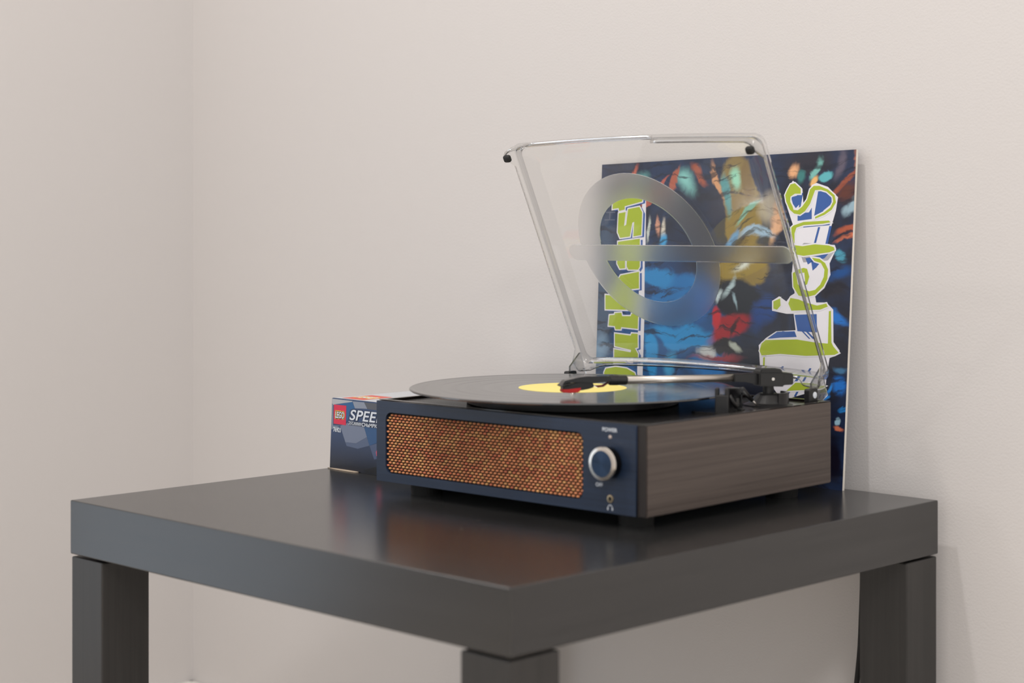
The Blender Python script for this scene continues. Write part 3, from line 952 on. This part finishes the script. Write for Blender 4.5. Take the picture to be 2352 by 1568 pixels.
for k, (dy, sag) in enumerate(((-0.0028, 0.0030), (-0.001, 0.0022), (0.001, 0.0026), (0.0028, 0.0018))):
    obj('cartridge_lead', tube([(0.0165, dy, 0.1078), (0.0205, dy * 1.2, 0.1078 - sag * 0.6), (0.026, dy * 1.1, 0.1075 - sag * 0.3), (0.0315, dy * 0.8, 0.1100)], 0.00045, 6, ARM), (M_chrome, M_red, M_black_soft, M_print_white)[k], arm)
obj('collar', tube([(0.0315, 0, 0.1120), (0.0330, 0, 0.1118), (0.0400, 0, 0.1116), (0.0402, 0, 0.1116), (0.0470, 0, 0.1115), (0.0482, 0, 0.1115)], [0.0036, 0.0046, 0.0046, 0.0042, 0.0042, 0.0036], 20, ARM), M_black, arm, smooth=False)
arm_profile('finger_lift', [(-13, 107.8), (-11, 109.4), (-4, 110.6), (-4, 110.0), (-10.6, 108.4), (-12.6, 107.0)], 0.0085, M_black, arm, 0.0001)
arm_profile('arm_holder', [(147, 115.0), (169, 115.4), (170, 105.0), (158, 107.8), (147, 108.4)], 0.0046, M_black, arm)
blk = arm_profile('bearing_block', [(169, 116.5), (192.4, 116.3), (192.7, 103.4), (169, 104.4)], 0.0098, M_black, arm, 0.001)
arm_profile('bearing_cap', [(170, 116.2), (171.2, 119.4), (190.4, 119.2), (191.6, 116.0)], 0.0085, M_black, arm, 0.0007)
arm_profile('counterweight', [(192.3, 115.8), (202.3, 115.0), (202.3, 105.0), (192.3, 104.6)], 0.0075, M_black, arm, 0.0008)
scr = lathe([(0, 0.0003), (0.0014, 0.0003), (0.0014, -0.001), (0, -0.001)], 16)
bmesh.ops.transform(scr, matrix=ARM @ Matrix.Translation((0.1818, -0.0099, 0.1106)) @ Matrix.Rotation(math.pi / 2, 4, 'X'), verts=scr.verts[:])
obj('bearing_screw', scr, M_chrome, arm)
PV = ARM @ Vector((0.181, 0, 0))
s = obj('pivot_stem', lathe([(0, 0.094), (0.0050, 0.094), (0.0050, 0.1046), (0, 0.1046)], 24), M_black, arm)
s.location = (PV.x, PV.y, 0)
s = obj('pivot_base', lathe([(0, 0.0845), (0.0225, 0.0845), (0.0225, 0.0872), (0.0180, 0.0890), (0.0105, 0.0960), (0.0085, 0.0972), (0, 0.0972)], 40), M_black, player)
s.location = (PV.x, PV.y, 0)
# curved cue guide behind the pivot
gv, gf = [], []
for k in range(13):
    a = math.radians(-28 + k * 9)
    for rr, zz in ((0.0165, 0.0870), (0.0165, 0.0985), (0.0190, 0.0985), (0.0190, 0.0870)):
        gv.append((PV.x + rr * math.cos(a), PV.y + rr * math.sin(a) * 0.9, zz))
for k in range(12):
    for q in range(4):
        gf.append((k * 4 + q, k * 4 + (q + 1) % 4, k * 4 + 4 + (q + 1) % 4, k * 4 + 4 + q))
gf += [(0, 1, 2, 3), (48, 49, 50, 51)]
me = bpy.data.meshes.new('cue_guide')
me.from_pydata(gv, [], gf)
obj('cue_guide', me, M_black_gloss, player)
# low plinth under the arm fittings
me = flat('arm_plinth', [rrect(0.268, 0.3095, 0.118, 0.240, 0.010)], 0.0009)
obj('arm_plinth', move(me, Matrix.Translation((0, 0, 0.0855))), M_deck, player)
# cue platform and its lever
box_obj('cue_platform', (-0.0072, 0.0072, -0.004, 0.004, 0.0855, 0.1035), M_black_gloss, player, 0.0008, 2, Matrix.Translation((0.2795, 0.1725, 0)) @ Matrix.Rotation(0.55, 4, 'Z'))
lev = obj('cue_lever', tube([(0.2920, 0.1660, 0.1030), (0.2920, 0.1668, 0.1035), (0.2935, 0.1800, 0.0925)], [0.0022, 0.0024, 0.0017], 12), M_black, player, smooth=True)
obj('lever_tip', tube([(0.2935, 0.1800, 0.0925), (0.2945, 0.1872, 0.0868)], 0.0009, 10), M_chrome, lev, smooth=True)
# arm rest post with a forked top
rest = box_obj('arm_rest', (-0.0058, 0.0058, -0.0050, 0.0050, 0.0850, 0.1010), M_black, player, 0.0008, 2, Matrix.Translation((0.2950, 0.1330, 0)) @ Matrix.Rotation(0.5, 4, 'Z'))
for dx in (-0.0046, 0.0040):
    box_obj('rest_fork', (dx - 0.0014, dx + 0.0016, -0.0046, 0.0046, 0.1005, 0.1068), M_black, rest, 0.0006, 2, Matrix.Translation((0.2950, 0.1330, 0)) @ Matrix.Rotation(0.5, 4, 'Z'))
obj('rest_clip', tube([(0.2990, 0.1385, 0.1000), (0.2995, 0.1425, 0.0940), (0.3000, 0.1465, 0.0900), (0.2985, 0.1510, 0.0915), (0.2950, 0.1560, 0.0955)], [0.0016, 0.0019, 0.0020, 0.0017, 0.0014], 10), M_black, rest, smooth=True)
box_obj('speed_switch', (0.3005, 0.3060, 0.1470, 0.1520, 0.0850, 0.0885), M_black, player, 0.0008)

# ---- open dust cover
LA = Vector((0, -0.4394, 0.8983))
LB = Vector((0, 0.8983, 0.4394))
LR = Vector((0, 0.272, 0.090))
LID = Matrix(((1, LA.x, LB.x, LR.x), (0, LA.y, LB.y, LR.y), (0, LA.z, LB.z, LR.z), (0, 0, 0, 1)))
LX0, LX1, LS0, LS1 = 0.0085, 0.3095, 0.008, 0.2585
TH_L, DEEP = 0.0022, 0.021


def clear_mat():
    """Thin clear acrylic: passes light straight through, mirrors at a glancing angle."""
    m = bpy.data.materials.new('clear_acrylic')
    m.use_nodes = True
    t = m.node_tree
    t.nodes.clear()
    out = t.nodes.new('ShaderNodeOutputMaterial')
    tr = t.nodes.new('ShaderNodeBsdfTransparent')
    tr.inputs[0].default_value = (0.985, 0.985, 0.98, 1)
    gl = t.nodes.new('ShaderNodeBsdfGlossy')
    gl.inputs['Roughness'].default_value = 0.02
    lw = t.nodes.new('ShaderNodeLayerWeight')
    lw.inputs['Blend'].default_value = 0.5
    pw = t.nodes.new('ShaderNodeMath')
    pw.operation = 'POWER'
    pw.inputs[1].default_value = 5.0
    t.links.new(lw.outputs['Facing'], pw.inputs[0])
    fr_ = t.nodes.new('ShaderNodeMath')
    fr_.operation = 'MULTIPLY_ADD'
    fr_.inputs[1].default_value = 0.96
    fr_.inputs[2].default_value = 0.035
    t.links.new(pw.outputs[0], fr_.inputs[0])
    mx_ = t.nodes.new('ShaderNodeMixShader')
    t.links.new(fr_.outputs[0], mx_.inputs[0])
    t.links.new(tr.outputs[0], mx_.inputs[1])
    t.links.new(gl.outputs[0], mx_.inputs[2])
    t.links.new(mx_.outputs[0], out.inputs[0])
    return m


def glass_mat(name, col, rough, ior, through):
    m = bpy.data.materials.new(name)
    m.use_nodes = True
    t = m.node_tree
    t.nodes.clear()
    out = t.nodes.new('ShaderNodeOutputMaterial')
    tr = t.nodes.new('ShaderNodeBsdfTransparent')
    tr.inputs[0].default_value = (0.96, 0.96, 0.96, 1)
    gl = t.nodes.new('ShaderNodeBsdfGlass')
    gl.inputs['Color'].default_value = col
    gl.inputs['Roughness'].default_value = rough
    gl.inputs['IOR'].default_value = ior
    mx_ = t.nodes.new('ShaderNodeMixShader')
    mx_.inputs[0].default_value = through
    t.links.new(gl.outputs[0], mx_.inputs[1])
    t.links.new(tr.outputs[0], mx_.inputs[2])
    t.links.new(mx_.outputs[0], out.inputs[0])
    return m


M_clear = clear_mat()
M_edge = glass_mat('acrylic_edge', (0.84, 0.84, 0.84, 1), 0.04, 1.49, 0.15)
M_frost = glass_mat('frosted_acrylic', (0.985, 0.985, 0.985, 1), 0.5, 1.17, 0.0)


def lid_outline():
    xc, hw = (LX0 + LX1) / 2, (LX1 - LX0) / 2
    rr = 0.009
    pts = []

    def bow(x):
        return 1 - ((x - xc) / hw) ** 2
    nfx, nfs = 46, 20
    # front (high s) right to left, left side down, rear left to right, right side up
    for k in range(nfx + 1):
        x = LX1 - rr - (LX1 - LX0 - 2 * rr) * k / nfx
        pts.append((x, LS1 + 0.0035 * bow(x), 'f'))
    for k in range(1, 6):
        a = math.radians(90 + 90 * k / 6)
        pts.append((LX0 + rr + rr * math.cos(a), LS1 - rr + rr * math.sin(a), 'f'))
    for k in range(nfs + 1):
        pts.append((LX0, LS1 - rr - (LS1 - LS0 - 2 * rr) * k / nfs, 's'))
    for k in range(1, 6):
        a = math.radians(180 + 90 * k / 6)
        pts.append((LX0 + rr + rr * math.cos(a), LS0 + rr + rr * math.sin(a), 'r'))
    for k in range(nfx + 1):
        x = LX0 + rr + (LX1 - LX0 - 2 * rr) * k / nfx
        pts.append((x, LS0 + 0.0060 * bow(x), 'r'))
    for k in range(1, 6):
        a = math.radians(270 + 90 * k / 6)
        pts.append((LX1 - rr + rr * math.cos(a), LS0 + rr + rr * math.sin(a), 'r'))
    for k in range(nfs + 1):
        pts.append((LX1, LS0 + rr + (LS1 - LS0 - 2 * rr) * k / nfs, 's'))
    for k in range(1, 6):
        a = math.radians(0 + 90 * k / 6)
        pts.append((LX1 - rr + rr * math.cos(a), LS1 - rr + rr * math.sin(a), 'f'))
    return pts


def rim_t(x, s, side):
    def ramp(d, a, b):
        return min(1.0, max(0.0, (d - a) / (b - a)))
    if side == 's':
        d = min(s - LS0, LS1 - s)
        return 0.0105 * ramp(d, 0.012, 0.016)
    dx = min(x - LX0, LX1 - x)
    v = 0.0125 * ramp(dx, 0.012, 0.024)
    if side == 'f' and x > 0.192:
        v = 0.0125 * max(0.0, 1 - (x - 0.192) / 0.003)
    if side == 'r':
        v = 0.0115 * ramp(dx, 0.020, 0.030)
    return v


OUT = lid_outline()
xc, sc_ = (LX0 + LX1) / 2, (LS0 + LS1) / 2
hx, hs = (LX1 - LX0) / 2, (LS1 - LS0) / 2
bm = bmesh.new()


def lid_loop(inset, tfun):
    vs = []
    for x, s, sd in OUT:
        fx, fs = 1 - inset / hx, 1 - inset / hs
        vs.append(bm.verts.new((xc + (x - xc) * fx, sc_ + (s - sc_) * fs, tfun(x, s, sd))))
    return vs


def cst(v):
    return lambda x, s, sd: v


outer = [lid_loop(0, rim_t), lid_loop(0.0004, cst(0.0160)), lid_loop(0.0016, cst(0.0195)), lid_loop(0.0042, cst(DEEP)), lid_loop(0.0210, cst(DEEP)), lid_loop(0.0222, cst(DEEP + 0.0009))]
inner = [lid_loop(TH_L, rim_t), lid_loop(0.0004 + TH_L, cst(0.0152)), lid_loop(0.0016 + TH_L, cst(0.0178)), lid_loop(0.0042 + TH_L, cst(DEEP - TH_L)), lid_loop(0.0222, cst(DEEP - TH_L)), lid_loop(0.0234, cst(DEEP - TH_L + 0.0009))]


def bridge(a, b, mi=0):
    n = len(a)
    for i in range(n):
        j = (i + 1) % n
        f = bm.faces.new((a[i], a[j], b[j], b[i]))
        f.material_index = mi
        f.smooth = True


for st in (outer, inner):
    for i, (a, b) in enumerate(zip(st, st[1:])):
        bridge(a, b, 1 if i in (1, 2) else 0)
    f = bm.faces.new(st[-1])
bridge(inner[0], outer[0], 1)
bmesh.ops.recalc_face_normals(bm, faces=bm.faces[:])
bmesh.ops.transform(bm, matrix=LID, verts=bm.verts[:])
lid = obj('dust_cover', bm, [M_clear, M_edge], player)
lid['label'] = 'open clear acrylic dust cover with a frosted ring and bar'


def lid_slab(name, loops, t, th, m):
    me = flat(name, loops, th / 2)
    move(me, LID @ Matrix.Translation((0, 0, t)))
    return obj(name, me, m, lid)


RX, RS = 0.1372, 0.1396
BX0, BX1, BS0, BS1 = 0.0375, 0.3035, 0.1285, 0.1455


def ring_half(upper):
    """One half of the frosted ring, cut off where the bar crosses it."""
    out = []
    cut = (BS1 if upper else BS0) - RS
    for rad, rev in ((0.0825, False), (0.0562, True)):
        a = math.asin(cut / rad)
        if upper:
            a0, a1 = a, math.pi - a
        else:
            a0, a1 = math.pi - a, 2 * math.pi + a
        seg = [(RX + rad * math.cos(a0 + (a1 - a0) * k / 40), RS + rad * math.sin(a0 + (a1 - a0) * k / 40)) for k in range(41)]
        out += seg[::-1] if rev else seg
    return out


lid_slab('frosted_ring', [ring_half(True)], DEEP - TH_L - 0.0001, 0.0006, M_frost)
lid_slab('frosted_ring', [ring_half(False)], DEEP - TH_L - 0.0001, 0.0006, M_frost)
lid_slab('frosted_bar', [rrect(BX0, BX1, BS0, BS1, 0.0084, 10)], DEEP - TH_L - 0.0004, 0.0012, M_frost)
# rubber bumpers on the front corners
for bx_ in (LX0 + 0.0052, LX1 - 0.0052):
    bmp = box_obj('rubber_bumper', (bx_ - 0.0042, bx_ + 0.0042, LS1 - 0.0125, LS1 - 0.0050, -0.0040, 0.0016), M_black_soft, lid, 0.0024, 3, LID)
# hinge tabs at the rear corners and their black blocks
for hx_, sg in ((LX0 + 0.0045, -1), (LX1 - 0.0045, 1)):
    me = flat('hinge_tab', [[(0.0105, 0.012), (-0.0085, 0.007), (-0.0105, 0.003), (-0.009, -0.016), (0.010, -0.016), (0.012, 0.012)]], 0.0011)
    M1 = LID @ Matrix.Translation((hx_, 0.012, 0.0)) @ Matrix(((0, 0, 1, 0), (0, 1, 0, 0), (1, 0, 0, 0), (0, 0, 0, 1)))
    obj('hinge_tab', move(me, M1), M_edge, lid)
    hb = box_obj('hinge_block', (hx_ - 0.0058, hx_ + 0.0012, 0.2525, 0.2665, 0.0848, 0.0985), M_black, player, 0.002, 3)
    rv = lathe([(0, 0.0), (0.0030, 0), (0.0030, 0.0005), (0, 0.0009)], 20)
    bmesh.ops.transform(rv, matrix=Matrix.Translation((hx_ + 0.0012, 0.2605, 0.0925)) @ Matrix.Rotation(math.pi / 2, 4, 'Y'), verts=rv.verts[:])
    obj('hinge_rivet', rv, M_print_white, hb)

# power cord dropping behind the table leg 
CP = [(0.43, 0.5560, 0.4460), (0.462, 0.5580, 0.436), (0.4715, 0.560, 0.39), (0.4705, 0.560, 0.32), (0.4668, 0.560, 0.275), (0.456, 0.560, 0.20), (0.452, 0.558, 0.10), (0.47, 0.55, 0.0035)]
fine = []
for i in range(len(CP) - 1):
    p0, p1, p2, p3 = [Vector(CP[max(0, min(len(CP) - 1, i + k))]) for k in (-1, 0, 1, 2)]
    for k in range(8):
        t = k / 8
        fine.append(0.5 * ((2 * p1) + (p2 - p0) * t + (2 * p0 - 5 * p1 + 4 * p2 - p3) * t * t + (3 * p1 - p0 - 3 * p2 + p3) * t ** 3))
fine.append(Vector(CP[-1]))
cord = obj('power_cord', tube(fine, 0.0026, 8), M_black_soft, None, smooth=True)
tag(cord, 'thin black power cord hanging behind the far right table leg', 'cord')

# ---------------------------------------------------------------- the record on the platter


def vinyl_mat(name, rough, bump):
    m = mat(name, srgb(20, 20, 21), rough)
    bsdf(m).inputs['IOR'].default_value = 2.2
    bsdf(m).inputs['Sheen Weight'].default_value = 0.06
    bsdf(m).inputs['Sheen Roughness'].default_value = 0.3
    tc = N(m, 'ShaderNodeTexCoord')
    ln = N(m, 'ShaderNodeVectorMath', operation='LENGTH')
    fl = N(m, 'ShaderNodeVectorMath', operation='MULTIPLY')
    fl.inputs[1].default_value = (1, 1, 0)
    L(m, tc.outputs['Object'], fl.inputs[0])
    L(m, fl.outputs[0], ln.inputs[0])
    n1 = N(m, 'ShaderNodeTexNoise', noise_dimensions='1D', Scale=1500.0, Detail=2.0)
    L(m, ln.outputs['Value'], n1.inputs['W'])
    n2 = N(m, 'ShaderNodeTexNoise', noise_dimensions='1D', Scale=70.0, Detail=2.0)
    L(m, ln.outputs['Value'], n2.inputs['W'])
    mr = N(m, 'ShaderNodeMapRange')
    mr.inputs['To Min'].default_value = rough - 0.03
    mr.inputs['To Max'].default_value = rough + 0.06
    L(m, n2.outputs['Fac'], mr.inputs['Value'])
    L(m, mr.outputs[0], bsdf(m).inputs['Roughness'])
    add_bump(m, n1.outputs['Fac'], bump, 0.0002)
    return m


M_groove = vinyl_mat('vinyl_grooves', 0.11, 0.03)
M_wax = vinyl_mat('vinyl_smooth', 0.09, 0.0)
c_, s_ = math.cos(PROT), math.sin(PROT)
prof = [(0.0036, 0), (0.1500, 0), (0.1510, 0.0007), (0.1508, 0.0016), (0.1500, 0.0020), (0.1465, 0.0017)]
prof += [(0.1250, 0.0016), (0.1246, 0.00153), (0.1238, 0.0016), (0.1105, 0.0016), (0.1101, 0.00153), (0.1092, 0.0016), (0.0880, 0.0016), (0.0876, 0.00153), (0.0868, 0.0016), (0.0668, 0.0016)]
prof += [(0.0660, 0.00155), (0.0505, 0.00155), (0.0036, 0.00155), (0.0036, 0)]
disc = obj('vinyl_record', lathe(prof, 160), [M_groove, M_wax], None)
for p in disc.data.polygons:
    rr = math.hypot(p.center.x, p.center.y)
    band = any(abs(rr - q) < 0.0007 for q in (0.1242, 0.1097, 0.0872))
    if rr < 0.0665 or rr > 0.147 or band:
        p.material_index = 1
disc.location = (PO[0] + RC[0] * c_ - RC[1] * s_, PO[1] + RC[0] * s_ + RC[1] * c_, ZT + 0.0965)
tag(disc, 'black vinyl record with a yellow centre label lying on the turntable', 'record')
lab = obj('centre_label', lathe([(0.0036, 0.00155), (0.0500, 0.00155), (0.0500, 0.00172), (0.0036, 0.00172), (0.0036, 0.00155)], 96), mat('yellow_paper_label', srgb(250, 232, 134), 0.5), disc)
